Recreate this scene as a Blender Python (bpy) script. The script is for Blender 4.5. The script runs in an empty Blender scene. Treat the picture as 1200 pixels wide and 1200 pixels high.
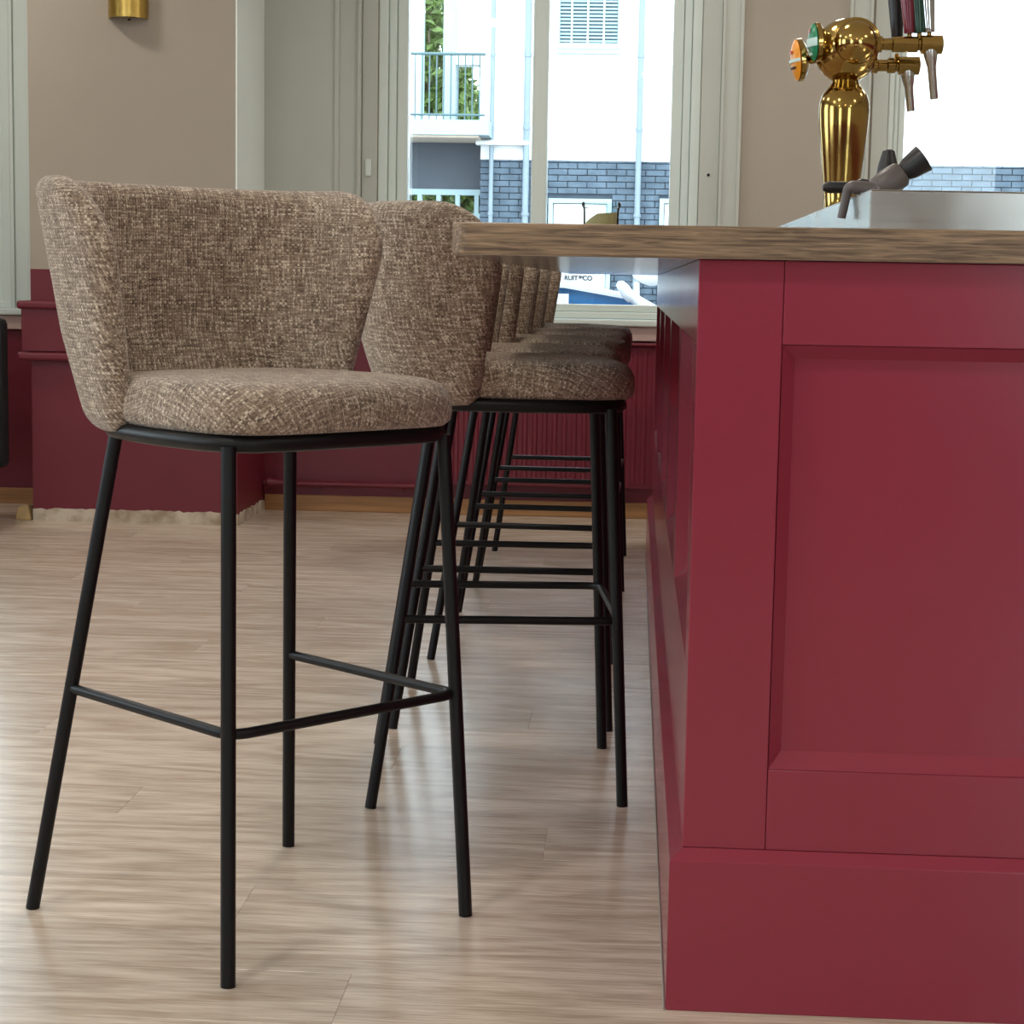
import bpy, bmesh, math, random
from mathutils import Vector, Matrix
random.seed(7)
PI = math.pi
scene = bpy.context.scene
COL = scene.collection

# ------------------------------------------------------------------ camera
cam_d = bpy.data.cameras.new('camera'); cam = bpy.data.objects.new('camera', cam_d); COL.objects.link(cam)
cam_d.sensor_fit = 'HORIZONTAL'; cam_d.sensor_width = 36.0; cam_d.lens = 67.495; cam_d.clip_start = 0.05; cam_d.clip_end = 300
right = Vector((0.9978711979662823, 0.06285295137800752, 0.01739479153110183))
fwd = Vector((-0.06035743840167355, 0.9910965282031181, -0.11867877406391655))
up = Vector((-0.024699228711132913, 0.11737622538998174, 0.9927803230394302))
m = Matrix.Identity(4)
for i in range(3):
    m[i][0] = right[i]; m[i][1] = up[i]; m[i][2] = -fwd[i]
m[0][3], m[1][3], m[2][3] = 0, 0, 0.97
cam.matrix_world = m
scene.camera = cam

# ------------------------------------------------------------------ world, sun, exposure
SKY = 7.0
SUN = 0.3
LAMP = 16
scene.view_settings.view_transform = 'Standard'; scene.view_settings.look = 'None'
scene.view_settings.gamma = 1.0; scene.view_settings.use_curve_mapping = False
scene.view_settings.exposure = 0.0
w = bpy.data.worlds.new('sky'); scene.world = w; w.use_nodes = True
bg = w.node_tree.nodes['Background']; bg.inputs[0].default_value = (0.80, 0.90, 1.0, 1); bg.inputs[1].default_value = SKY
sd = bpy.data.lights.new('sun', 'SUN'); sd.energy = SUN; sd.angle = math.radians(12); sd.color = (1, 0.97, 0.92)
so = bpy.data.objects.new('sun', sd); COL.objects.link(so)
so.rotation_euler = (math.radians(52), 0, math.radians(-38))     # high, over the roof of this house, on to the facade across the street

def portal(loc, rot, sx, sy):
    d = bpy.data.lights.new('daylight_portal', 'AREA'); d.shape = 'RECTANGLE'; d.size = sx; d.size_y = sy
    d.cycles.is_portal = True
    o = bpy.data.objects.new('daylight_portal', d); COL.objects.link(o); o.location = loc; o.rotation_euler = rot
WY = 7.988            # inner face of the far wall
portal((-0.40, 8.25, 1.75), (-PI/2, 0, 0), 1.25, 1.8)
portal((1.60, 8.25, 1.75), (-PI/2, 0, 0), 1.2, 1.8)
portal((-3.20, 8.25, 1.75), (-PI/2, 0, 0), 1.25, 1.8)

# ------------------------------------------------------------------ materials
def lin(c):
    r = []
    for v in c:
        v = v / 255.0
        r.append(v / 12.92 if v <= 0.04045 else ((v + 0.055) / 1.055) ** 2.4)
    return (r[0], r[1], r[2], 1)
MATS = {}
class NT:
    def __init__(s, name):
        s.m = bpy.data.materials.new(name); s.m.use_nodes = True; s.t = s.m.node_tree
        s.b = s.t.nodes['Principled BSDF']; MATS[name] = s.m
    def n(s, typ, **kw):
        x = s.t.nodes.new(typ)
        for k, v in kw.items():
            if k.startswith('i_'): x.inputs[k[2:].replace('_', ' ')].default_value = v
            else: setattr(x, k, v)
        return x
    def l(s, a, b): s.t.links.new(a, b)
    def math(s, op, a, b=None):
        x = s.n('ShaderNodeMath', operation=op)
        for i, v in enumerate((a, b)):
            if v is None: continue
            if isinstance(v, (int, float)): x.inputs[i].default_value = v
            else: s.l(v, x.inputs[i])
        return x.outputs[0]
    def mix(s, f, a, b, blend='MIX'):
        x = s.n('ShaderNodeMix', data_type='RGBA', blend_type=blend)
        for i, v in ((0, f), (6, a), (7, b)):
            if isinstance(v, (int, float, tuple)): x.inputs[i].default_value = v
            else: s.l(v, x.inputs[i])
        return x.outputs[2]
    def ramp(s, f, stops):
        x = s.n('ShaderNodeValToRGB'); e = x.color_ramp.elements
        while len(e) < len(stops): e.new(0.5)
        for i, (p, c) in enumerate(stops): e[i].position = p; e[i].color = c
        s.l(f, x.inputs[0]); return x.outputs[0]
    def bump(s, h, strength, dist):
        x = s.n('ShaderNodeBump'); x.inputs['Strength'].default_value = strength; x.inputs['Distance'].default_value = dist
        s.l(h, x.inputs['Height']); s.l(x.outputs[0], s.b.inputs['Normal'])
    def base(s, c):
        if isinstance(c, tuple): s.b.inputs['Base Color'].default_value = c
        else: s.l(c, s.b.inputs['Base Color'])
    def set(s, rough=0.5, metal=0.0, spec=0.5, **kw):
        s.b.inputs['Roughness'].default_value = rough; s.b.inputs['Metallic'].default_value = metal
        s.b.inputs['Specular IOR Level'].default_value = spec
        for k, v in kw.items(): s.b.inputs[k.replace('_', ' ')].default_value = v
        return s

def paint(name, rgb, rough=0.5, var=0.06, scale=3.0, bump=0.0, bscale=200, spec=0.5, metal=0.0):
    t = NT(name).set(rough, metal, spec)
    tc = t.n('ShaderNodeTexCoord'); nz = t.n('ShaderNodeTexNoise'); nz.inputs['Scale'].default_value = scale; nz.inputs['Detail'].default_value = 4
    t.l(tc.outputs['Object'], nz.inputs['Vector'])
    c = lin(rgb); lo = tuple(v * (1 - var) for v in c[:3]) + (1,); hi = tuple(min(1, v * (1 + var)) for v in c[:3]) + (1,)
    t.base(t.ramp(nz.outputs[0], [(0.3, lo), (0.7, hi)]))
    if bump:
        n2 = t.n('ShaderNodeTexNoise'); n2.inputs['Scale'].default_value = bscale; n2.inputs['Detail'].default_value = 3
        t.l(tc.outputs['Object'], n2.inputs['Vector']); t.bump(n2.outputs[0], bump, 0.002)
    return t.m

paint('wall_taupe', (165, 156, 143), 0.7, 0.04, 1.5, 0.15, 90)
paint('wall_white', (238, 246, 242), 0.6, 0.03, 2.0)
paint('ceiling_white', (236, 234, 228), 0.8, 0.02)
paint('burgundy_wall', (109, 28, 45), 0.45, 0.08, 2.0, 0.1, 60)
paint('burgundy_gloss', (142, 49, 66), 0.2, 0.05, 1.2, 0.03, 25)
paint('window_white', (210, 221, 215), 0.35, 0.02)
paint('casing_grey', (184, 188, 179), 0.5, 0.03)
paint('sill_taupe', (190, 165, 156), 0.5, 0.04)
paint('black_metal', (9, 9, 11), 0.45, 0.15, 40, 0.05, 400, 0.3)
paint('black_fabric', (13, 13, 15), 0.8, 0.2, 30)
paint('black_plastic', (30, 28, 30), 0.38, 0.1)
paint('grey_plastic', (92, 84, 82), 0.4, 0.08, 20)
paint('facade_white', (214, 214, 212), 0.9, 0.02, 0.7)
paint('facade_trim', (146, 168, 172), 0.6, 0.03)
paint('facade_grey', (74, 80, 88), 0.85, 0.08, 2.0)
paint('pipe_grey', (118, 132, 140), 0.5, 0.05)
paint('rail_green', (70, 96, 100), 0.5, 0.05)
paint('tan_soffit', (208, 190, 170), 0.8, 0.05)
paint('asphalt', (120, 122, 126), 0.9, 0.15, 2.0)
paint('car_white', (176, 180, 184), 0.15, 0.01)
paint('car_rubber', (24, 24, 26), 0.7, 0.1)
paint('sign_white', (176, 180, 182), 0.5, 0.01)
paint('sign_text', (26, 30, 36), 0.6, 0.02)
paint('blind_slat', (132, 160, 168), 0.5, 0.03)
paint('blind_dark', (28, 58, 66), 0.5, 0.05)
paint('wax', (176, 162, 118), 0.5, 0.06, 30)
paint('handle_burgundy', (112, 28, 46), 0.25, 0.05)
paint('handle_green', (28, 66, 48), 0.25, 0.05)
paint('badge_green', (20, 128, 84), 0.3, 0.05)
paint('badge_pale', (196, 222, 214), 0.35, 0.03)
paint('badge_orange', (238, 150, 24), 0.3, 0.08, 60)
paint('badge_red', (196, 44, 30), 0.3, 0.05)
paint('leaf', (88, 112, 46), 0.6, 0.35, 6.0)
paint('bark', (96, 82, 66), 0.9, 0.2, 8)
paint('silicone', (150, 140, 132), 0.4, 0.05)
paint('chrome', (205, 205, 205), 0.12, 0.02, metal=1.0)
paint('wood_chip', (196, 168, 120), 0.8, 0.15, 30, 0.4, 60)
paint('lamp_housing', (220, 220, 216), 0.4, 0.02)

t = NT('brass').set(0.13, 1.0)
tc = t.n('ShaderNodeTexCoord'); nz = t.n('ShaderNodeTexNoise', i_Scale=6.0); t.l(tc.outputs['Object'], nz.inputs['Vector'])
t.base(t.ramp(nz.outputs[0], [(0.3, lin((168, 138, 76))), (0.7, lin((186, 156, 92)))]))
t = NT('brushed_brass').set(0.32, 1.0)
tc = t.n('ShaderNodeTexCoord'); nz = t.n('ShaderNodeTexNoise', i_Scale=40.0); t.l(tc.outputs['Object'], nz.inputs['Vector'])
t.base(t.ramp(nz.outputs[0], [(0.3, lin((190, 160, 84))), (0.7, lin((208, 180, 104)))]))
t = NT('steel').set(0.3, 1.0)
tc = t.n('ShaderNodeTexCoord'); mp = t.n('ShaderNodeMapping'); mp.inputs['Scale'].default_value = (3, 3, 160); nz = t.n('ShaderNodeTexNoise', i_Scale=2.0)
t.l(tc.outputs['Object'], mp.inputs[0]); t.l(mp.outputs[0], nz.inputs['Vector'])
t.base(t.ramp(nz.outputs[0], [(0.3, lin((196, 194, 188))), (0.7, lin((204, 202, 196)))]))
n2 = t.n('ShaderNodeTexNoise', i_Scale=9.0); t.l(tc.outputs['Object'], n2.inputs['Vector'])
r2 = t.n('ShaderNodeMapRange'); r2.inputs[3].default_value = 0.12; r2.inputs[4].default_value = 0.34; t.l(n2.outputs[0], r2.inputs[0]); t.l(r2.outputs[0], t.b.inputs['Roughness'])

def wood(name, dark, light, stretch, rough, grain=1.0, axis=0, plank_var=0.0, bump=0.1, fig=14.0, lo=.24, hi=.58, w1=.45, w2=.42, w3=.035):
    t = NT(name).set(rough)
    tc = t.n('ShaderNodeTexCoord'); oi = t.n('ShaderNodeObjectInfo')
    add = t.n('ShaderNodeVectorMath', operation='ADD'); t.l(tc.outputs['Object'], add.inputs[0])
    sc = t.n('ShaderNodeVectorMath', operation='SCALE'); comb = t.n('ShaderNodeCombineXYZ')
    t.l(oi.outputs['Random'], comb.inputs[0]); t.l(oi.outputs['Random'], comb.inputs[1]); t.l(oi.outputs['Random'], comb.inputs[2])
    sc.inputs['Scale'].default_value = 31.0; t.l(comb.outputs[0], sc.inputs[0]); t.l(sc.outputs[0], add.inputs[1])
    mp = t.n('ShaderNodeMapping'); s = [fig] * 3; s[axis] = fig / stretch; mp.inputs['Scale'].default_value = s
    t.l(add.outputs[0], mp.inputs[0])
    n1 = t.n('ShaderNodeTexNoise', i_Scale=1.0, i_Detail=5.0, i_Distortion=1.6); t.l(mp.outputs[0], n1.inputs['Vector'])
    mp2 = t.n('ShaderNodeMapping'); s2 = [150.0 * grain] * 3; s2[axis] = 150.0 * grain / (stretch * 2.2); mp2.inputs['Scale'].default_value = s2
    t.l(add.outputs[0], mp2.inputs[0])
    n2 = t.n('ShaderNodeTexNoise', i_Scale=1.0, i_Detail=3.0, i_Distortion=0.4); t.l(mp2.outputs[0], n2.inputs['Vector'])
    # cathedral figure: rings of a stretched field
    mp3 = t.n('ShaderNodeMapping'); s3 = [5.0] * 3; s3[axis] = 5.0 / (stretch * 0.8); mp3.inputs['Scale'].default_value = s3; t.l(add.outputs[0], mp3.inputs[0])
    n3 = t.n('ShaderNodeTexNoise', i_Scale=1.0, i_Detail=1.0); t.l(mp3.outputs[0], n3.inputs['Vector'])
    ring = t.math('SINE', t.math('MULTIPLY', n3.outputs[0], 60.0))
    f = t.math('ADD', t.math('MULTIPLY', n1.outputs[0], w1), t.math('ADD', t.math('MULTIPLY', n2.outputs[0], w2), t.math('MULTIPLY', ring, w3)))
    c = t.ramp(f, [(lo, lin(dark)), (hi, lin(light))])
    if plank_var:
        v = t.math('ADD', t.math('MULTIPLY', oi.outputs['Random'], plank_var * 2), 1.0 - plank_var)
        cc = t.n('ShaderNodeCombineXYZ'); [t.l(v, cc.inputs[k]) for k in range(3)]
        c = t.mix(1.0, c, cc.outputs[0], 'MULTIPLY')
    t.base(c)
    if bump: t.bump(n2.outputs[0], bump, 0.001)
    return t
wood('floor_oak', (176, 157, 138), (232, 218, 202), 8.0, 0.24, 1.5, 0, 0.05, 0.08, 18.0, .24, .54, .26, .44, .05)
wood('counter_oak', (84, 66, 48), (158, 131, 103), 16.0, 0.45, 2.0, 0, 0.0, 0.4, 170.0, .34, .56, .45, .45, .012)
wood('baseboard_oak', (132, 92, 52), (178, 132, 84), 20.0, 0.45, 1.0, 0, 0.0, 0.1)

def fabric(name):
    t = NT(name).set(0.95, 0.0, 0.2); t.b.inputs['Sheen Weight'].default_value = 0.3; t.b.inputs['Sheen Roughness'].default_value = 0.5
    uv = t.n('ShaderNodeUVMap'); uv.uv_map = 'weave'
    # a little irregularity in the threads
    wn = t.n('ShaderNodeTexNoise', i_Scale=70.0, i_Detail=2.0); t.l(uv.outputs[0], wn.inputs['Vector'])
    off = t.n('ShaderNodeVectorMath', operation='MULTIPLY_ADD'); t.l(wn.outputs['Color'], off.inputs[0]); off.inputs[1].default_value = (0.0045, 0.0045, 0); t.l(uv.outputs[0], off.inputs[2])
    sp = t.n('ShaderNodeSeparateXYZ'); t.l(off.outputs[0], sp.inputs[0])
    p = 0.0046
    su = t.math('SINE', t.math('MULTIPLY', sp.outputs[0], PI / p)); sv = t.math('SINE', t.math('MULTIPLY', sp.outputs[1], PI / p))
    chk = t.math('GREATER_THAN', t.math('MULTIPLY', su, sv), 0.0)
    def thread(sx, sy):
        mp = t.n('ShaderNodeMapping'); mp.inputs['Scale'].default_value = (sx, sy, 1); t.l(off.outputs[0], mp.inputs[0])
        n = t.n('ShaderNodeTexNoise', i_Scale=1.0, i_Detail=2.0); t.l(mp.outputs[0], n.inputs['Vector']); return n.outputs[0]
    wu = thread(230, 32); wv = thread(32, 230)
    tone = t.mix(chk, wu, wv)
    col = t.ramp(tone, [(0.34, lin((82, 65, 54))), (0.47, lin((142, 122, 104))), (0.55, lin((176, 156, 135))), (0.67, lin((238, 224, 203)))])
    edge = t.math('MULTIPLY', t.math('ABSOLUTE', su), t.math('ABSOLUTE', sv))
    col = t.mix(t.math('MULTIPLY', t.math('SUBTRACT', 1.0, t.math('POWER', edge, 0.4)), 0.40), col, lin((70, 55, 46)))
    big = t.n('ShaderNodeTexNoise', i_Scale=9.0, i_Detail=3.0); t.l(uv.outputs[0], big.inputs['Vector'])
    col = t.mix(0.18, col, t.ramp(big.outputs[0], [(0.3, lin((118, 98, 84))), (0.7, lin((172, 156, 138)))]))
    t.base(col)
    t.bump(t.math('ADD', edge, t.math('MULTIPLY', tone, 0.6)), 0.5, 0.002)
fabric('tweed')

def glassy(name, tint, rough=0.0, f0=1.45, bluish=None):
    t = NT(name); o = t.t.nodes['Material Output']; t.t.nodes.remove(t.b)
    tr = t.n('ShaderNodeBsdfTransparent'); tr.inputs[0].default_value = tint
    gl = t.n('ShaderNodeBsdfGlossy'); gl.inputs['Roughness'].default_value = rough
    mx = t.n('ShaderNodeMixShader'); mx.inputs[0].default_value = 0.2
    if f0: fr = t.n('ShaderNodeFresnel'); fr.inputs[0].default_value = f0; t.l(fr.outputs[0], mx.inputs[0])
    t.l(tr.outputs[0], mx.inputs[1]); t.l(gl.outputs[0], mx.inputs[2]); t.l(mx.outputs[0], o.inputs[0])
glassy('pane_glass', (0.95, 0.98, 0.97, 1))
glassy('jar_glass', (0.95, 0.98, 0.97, 1), 0.0, 1.10)
t = NT('car_glass').set(0.08, 0.0, 0.8); t.base(lin((14, 84, 132)))  # blue base colour paints in the sky reflected by the car windows
t = NT('lamp_glow').set(0.5); t.base((1, 0.95, 0.88, 1)); t.b.inputs['Emission Color'].default_value = (1, 0.86, 0.70, 1); t.b.inputs['Emission Strength'].default_value = 6.0

# brick paint: bluish grey
t = NT('brick_grey').set(0.85)
oi = t.n('ShaderNodeTexCoord'); nz = t.n('ShaderNodeTexNoise', i_Scale=5.0, i_Detail=4.0); t.l(oi.outputs['Object'], nz.inputs['Vector'])
t.base(t.ramp(nz.outputs[0], [(0.3, lin((60, 74, 86))), (0.7, lin((84, 99, 112)))]))
paint('mortar', (58, 69, 80), 0.9, 0.1)
# plaster with ragged grime
t = NT('raw_plaster').set(0.9)
tc = t.n('ShaderNodeTexCoord'); nz = t.n('ShaderNodeTexNoise', i_Scale=14.0, i_Detail=5.0); t.l(tc.outputs['Object'], nz.inputs['Vector'])
t.base(t.ramp(nz.outputs[0], [(0.35, lin((160, 144, 122))), (0.6, lin((206, 196, 180)))])); t.bump(nz.outputs[0], 0.4, 0.01)

# ------------------------------------------------------------------ mesh helpers
class MB:
    def __init__(s): s.v = []; s.f = []; s.mi = []; s.uv = None; s.luv = None; s.cur = 0
    def add(s, vs, fs):
        b = len(s.v); s.v += [tuple(v) for v in vs]; s.f += [tuple(i + b for i in f) for f in fs]; s.mi += [s.cur] * len(fs); return s
    def box(s, x0, x1, y0, y1, z0, z1, mi=0):
        s.cur = mi
        return s.add([(x0,y0,z0),(x1,y0,z0),(x1,y1,z0),(x0,y1,z0),(x0,y0,z1),(x1,y0,z1),(x1,y1,z1),(x0,y1,z1)],
              [(3,2,1,0),(4,5,6,7),(0,1,5,4),(1,2,6,5),(2,3,7,6),(3,0,4,7)])
    def prism(s, poly, axis, a0, a1):
        """poly: 2-D points; extruded along axis from a0 to a1"""
        n = len(poly)
        def p(q, a):
            q = list(q); q.insert(axis, a); return tuple(q)
        vs = [p(q, a0) for q in poly] + [p(q, a1) for q in poly]
        fs = [tuple(range(n))[::-1], tuple(range(n, 2 * n))] + [(i, (i + 1) % n, n + (i + 1) % n, n + i) for i in range(n)]
        return s.add(vs, fs)
    def lathe(s, prof, center=(0, 0, 0), seg=32, axis='z', rot=None):
        n = len(prof); vs = []; fs = []
        for r, h in prof:
            for k in range(seg):
                a = 2 * PI * k / seg; q = Vector((r * math.cos(a), r * math.sin(a), h))
                if axis == 'x': q = Vector((q.z, q.x, q.y))
                elif axis == 'y': q = Vector((q.y, q.z, q.x))
                if rot is not None: q = rot @ q
                vs.append(tuple(q + Vector(center)))
        for i in range(n - 1):
            for k in range(seg): fs.append((i*seg+k, i*seg+(k+1)%seg, (i+1)*seg+(k+1)%seg, (i+1)*seg+k))
        fs.append(tuple(range(seg))[::-1]); fs.append(tuple((n-1)*seg+k for k in range(seg)))
        return s.add(vs, fs)
    def tube(s, pts, r, seg=12, closed=False):
        pts = [Vector(p) for p in pts]; n = len(pts); vs = []; fs = []
        tang = []
        for i in range(n):
            a = pts[(i - 1) % n] if (closed or i > 0) else pts[i]; b = pts[(i + 1) % n] if (closed or i < n - 1) else pts[i]
            tang.append((b - a).normalized())
        ref = Vector((0, 0, 1)) if abs(tang[0].z) < 0.9 else Vector((1, 0, 0))
        nrm = (ref - tang[0] * ref.dot(tang[0])).normalized()
        for i in range(n):
            if i: nrm = (nrm - tang[i] * nrm.dot(tang[i])).normalized()
            bi = tang[i].cross(nrm)
            rr = r[i] if isinstance(r, (list, tuple)) else r
            for k in range(seg):
                a = 2 * PI * k / seg; vs.append(tuple(pts[i] + nrm * (rr * math.cos(a)) + bi * (rr * math.sin(a))))
        m_ = n if closed else n - 1
        for i in range(m_):
            j = (i + 1) % n
            for k in range(seg): fs.append((i*seg+k, i*seg+(k+1)%seg, j*seg+(k+1)%seg, j*seg+k))
        if not closed: fs.append(tuple(range(seg))[::-1]); fs.append(tuple((n-1)*seg+k for k in range(seg)))
        return s.add(vs, fs)
    def build(s, name, mats, parent=None, smooth=False, bevel=0.0, loc=None, subsurf=0):
        me = bpy.data.meshes.new(name); me.from_pydata(s.v, [], s.f)
        bm = bmesh.new(); bm.from_mesh(me); bmesh.ops.recalc_face_normals(bm, faces=bm.faces); bm.to_mesh(me); bm.free()
        if isinstance(mats, str): mats = [mats]
        for k in mats: me.materials.append(MATS[k])
        if len(mats) > 1:
            for p, i in zip(me.polygons, s.mi): p.material_index = i
        if s.uv:
            l = me.uv_layers.new(name='weave')
            for lo in me.loops: l.data[lo.index].uv = s.uv[lo.vertex_index]
        if s.luv:
            l = me.uv_layers.new(name='weave')
            for p, d in zip(me.polygons, s.luv):
                for li in p.loop_indices: l.data[li].uv = d[me.loops[li].vertex_index]
        o = bpy.data.objects.new(name, me); COL.objects.link(o)
        if parent is not None: o.parent = parent
        if loc is not None: o.location = loc
        if bevel:
            b = o.modifiers.new('bevel', 'BEVEL'); b.width = bevel; b.segments = 2; b.limit_method = 'ANGLE'; b.angle_limit = math.radians(40)
        if subsurf:
            b = o.modifiers.new('subsurf', 'SUBSURF'); b.levels = subsurf; b.render_levels = subsurf
        if smooth:
            for p in me.polygons: p.use_smooth = True
            if smooth != 'all':
                try: me.set_sharp_from_angle(angle=math.radians(42))
                except Exception: pass
        return o
def box(name, mat, x0, x1, y0, y1, z0, z1, parent=None, bevel=0.0):
    return MB().box(x0, x1, y0, y1, z0, z1).build(name, mat, parent, bevel=bevel)
def tag(o, label, cat, group=None):
    o['label'] = label; o['category'] = cat
    if group: o['group'] = group
    return o
def empty(name, loc=(0, 0, 0), rz=0.0):
    o = bpy.data.objects.new(name, None); COL.objects.link(o); o.location = loc; o.rotation_euler = (0, 0, rz); o.empty_display_size = 0.1; return o
def struct(o): o['kind'] = 'structure'; return o
def copy_tree(o, parent=None):
    c = o.copy(); COL.objects.link(c)
    if parent is not None: c.parent = parent
    for ch in [k for k in COL.objects if k.parent == o]: copy_tree(ch, c)
    return c
def fillet(pts, rad, n=6):
    """round the inner corners of an open polyline"""
    pts = [Vector(p) for p in pts]; out = [pts[0]]
    for i in range(1, len(pts) - 1):
        a = (pts[i-1] - pts[i]).normalized(); b = (pts[i+1] - pts[i]).normalized(); ang = a.angle(b)
        d = rad / math.tan(ang / 2); p0 = pts[i] + a * d; p1 = pts[i] + b * d
        for k in range(n + 1):
            t_ = k / n; out.append(p0 * (1-t_)**2 + pts[i] * 2*t_*(1-t_) + p1 * t_**2)
    out.append(pts[-1]); return out

# ------------------------------------------------------------------ room shell
RX0, RX1, RY0, RZ = -4.6, 4.4, -4.2, 3.0
ZD = 0.99       # top of burgundy dado
WT = 8.30       # outer face of far wall

# floor: slab with planks on it
fl = struct(MB().box(RX0 - .3, RX1 + .3, RY0 - .3, WT, -0.12, -0.012).build('floor', 'floor_oak'))
pw, pl_ = 0.190, 1.82
plank_me = {}
row = 0; y = 2.588 - 6 * pw
while y < WY - 0.005:
    y1 = min(y + pw, WY)
    off = 0.37 * pl_ * (row % 3) + 0.11 * row
    x = RX0 - (off % pl_)
    if row == 5: x = -0.372 - 3 * pl_
    while x < RX1:
        xa, xb = max(x, RX0), min(x + pl_, RX1)
        if xb - xa > 0.02:
            key = (round(xb - xa, 3), round(y1 - y, 3))
            if key not in plank_me:
                L2, W2 = (xb - xa) / 2 - 0.0001, (y1 - y) / 2 - 0.0001; e = 0.0005
                b = MB().add([(-L2,-W2,-.012),(L2,-W2,-.012),(L2,W2,-.012),(-L2,W2,-.012),(-L2,-W2,-e),(L2,-W2,-e),(L2,W2,-e),(-L2,W2,-e),
                              (-L2+e,-W2+e,0),(L2-e,-W2+e,0),(L2-e,W2-e,0),(-L2+e,W2-e,0)],
                             [(3,2,1,0),(0,1,5,4),(1,2,6,5),(2,3,7,6),(3,0,4,7),(4,5,9,8),(5,6,10,9),(6,7,11,10),(7,4,8,11),(8,9,10,11)])
                o = b.build('plank', 'floor_oak', fl); plank_me[key] = o.data
            else:
                o = bpy.data.objects.new('plank', plank_me[key]); COL.objects.link(o); o.parent = fl
            o.location = ((xa + xb) / 2, (y + y1) / 2, 0)
        x += pl_
    y = y1; row += 1
# the floor in the rest of the room, behind the viewer
box('floor_area', 'floor_oak', RX0, RX1, RY0, 2.588 - 6 * pw, -0.012, 0.0, fl)

struct(MB().box(RX0 - .3, RX1 + .3, RY0 - .3, WT, RZ, RZ + .2).build('ceiling', 'ceiling_white'))

# far wall with three window openings
WINS = [(-3.88, -2.615), (-1.069, 0.2546), (1.010, 2.28)]     # clear openings
OZ0, OZ1 = 0.80, 2.62
def wall_with_openings(name, axis, a0, a1, openings, d0, d1, z0o, z1o, upper='wall_taupe'):
    mb = MB(); xs = a0
    def put(p0, p1, z0, z1):
        def bx(zz0, zz1, mi):
            if zz1 - zz0 < 1e-4: return
            if axis == 'x': mb.box(p0, p1, d0, d1, zz0, zz1, mi)
            else: mb.box(d0, d1, p0, p1, zz0, zz1, mi)
        if z1 <= ZD: bx(z0, z1, 1)
        elif z0 >= ZD: bx(z0, z1, 0)
        else: bx(z0, ZD, 1); bx(ZD, z1, 0)
    for o0, o1 in openings:
        put(xs, o0, 0, RZ); put(o0, o1, 0, z0o); put(o0, o1, z1o, RZ); xs = o1
    put(xs, a1, 0, RZ)
    return struct(mb.build(name, [upper, 'burgundy_wall']))
wall_with_openings('wall_back', 'x', RX0 - .3, RX1 + .3, WINS, WY, WT, OZ0, OZ1)
wall_with_openings('wall_front', 'x', RX0 - .3, RX1 + .3, [(-3.9, -2.3), (2.2, 3.8)], RY0 - .3, RY0, 0.5, 2.7)
wall_with_openings('wall_left', 'y', RY0, WY, [(-3.0, -1.2), (0.2, 2.0), (3.3, 5.1)], RX0 - .3, RX0, 0.8, 2.65)
wall_with_openings('wall_right', 'y', RY0, WY, [], RX1, RX1 + .3, 0.8, 2.65)
portal((-3.1, RY0 - .25, 1.6), (PI/2, 0, 0), 1.6, 2.2); portal((3.0, RY0 - .25, 1.6), (PI/2, 0, 0), 1.6, 2.2)
for yc in (-2.1, 1.1, 4.2): portal((RX0 - .25, yc, 1.72), (0, -PI/2, 0), 1.85, 1.8)

# simple glazing of the windows that the camera never faces
n = 4
for a0, a1 in [(-3.9, -2.3), (2.2, 3.8)]:
    r = struct(empty('window_%d' % n, ((a0 + a1) / 2, RY0 - .15, 0.5)))
    cx, cy = (a0 + a1) / 2, RY0 - .15; h = (a1 - a0) / 2
    f = MB().box(-h, -h+.07, -.03, .03, 0, 2.2).box(h-.07, h, -.03, .03, 0, 2.2).box(-h+.07, h-.07, -.03, .03, 0, .07).box(-h+.07, h-.07, -.03, .03, 2.13, 2.2)
    f.build('window_frame', 'window_white', r); box('pane', 'pane_glass', -h+.07, h-.07, -.003, .003, .07, 2.13, r); n += 1
for b0, b1 in [(-3.0, -1.2), (0.2, 2.0), (3.3, 5.1)]:
    r = struct(empty('window_%d' % n, (RX0 - .15, (b0 + b1) / 2, 0.8))); h = (b1 - b0) / 2
    f = MB().box(-.03, .03, -h, -h+.07, 0, 1.85).box(-.03, .03, h-.07, h, 0, 1.85).box(-.03, .03, -h+.07, h-.07, 0, .07).box(-.03, .03, -h+.07, h-.07, 1.78, 1.85)
    f.build('window_frame', 'window_white', r); box('pane', 'pane_glass', -.003, .003, -h+.07, h-.07, .07, 1.78, r); n += 1

# pier standing proud of the far wall
PX0, PX1, PY = -2.352, -1.536, 7.42
pm = MB(); pm.box(PX0, PX1 - .006, PY, WY, ZD, RZ, 0); pm.box(PX1 - .006, PX1, PY, WY, ZD, RZ, 2); pm.box(PX0, PX1, PY, WY, 0.0, ZD, 1)
struct(pm.build('wall_pier', ['wall_taupe', 'burgundy_wall', 'wall_white']))
# raised band between two rails round the pier (left part and front)
tr = struct(empty('trim_1', ((PX0 + PX1) / 2, PY, 0.65)))
ox, oy = (PX0 + PX1) / 2, PY
MB().box(PX0 - .03 - ox, PX1 + .02 - ox, -.03, -.001, 0.02, 0.19).build('band_board', 'burgundy_wall', tr, bevel=.003)
MB().box(PX0 - .03 - ox, PX0 - .001 - ox, 0.0, .5, 0.02, 0.19).build('band_board', 'burgundy_wall', tr, bevel=.003)
for z0 in (-0.015, 0.185):
    MB().box(PX0 - .045 - ox, PX1 + .03 - ox, -.045, -.0005, z0, z0 + .032).build('rail', 'burgundy_wall', tr, bevel=.01)
    MB().box(PX0 - .045 - ox, PX0 - .0005 - ox, 0, .5, z0, z0 + .032).build('rail', 'burgundy_wall', tr, bevel=.01)
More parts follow.
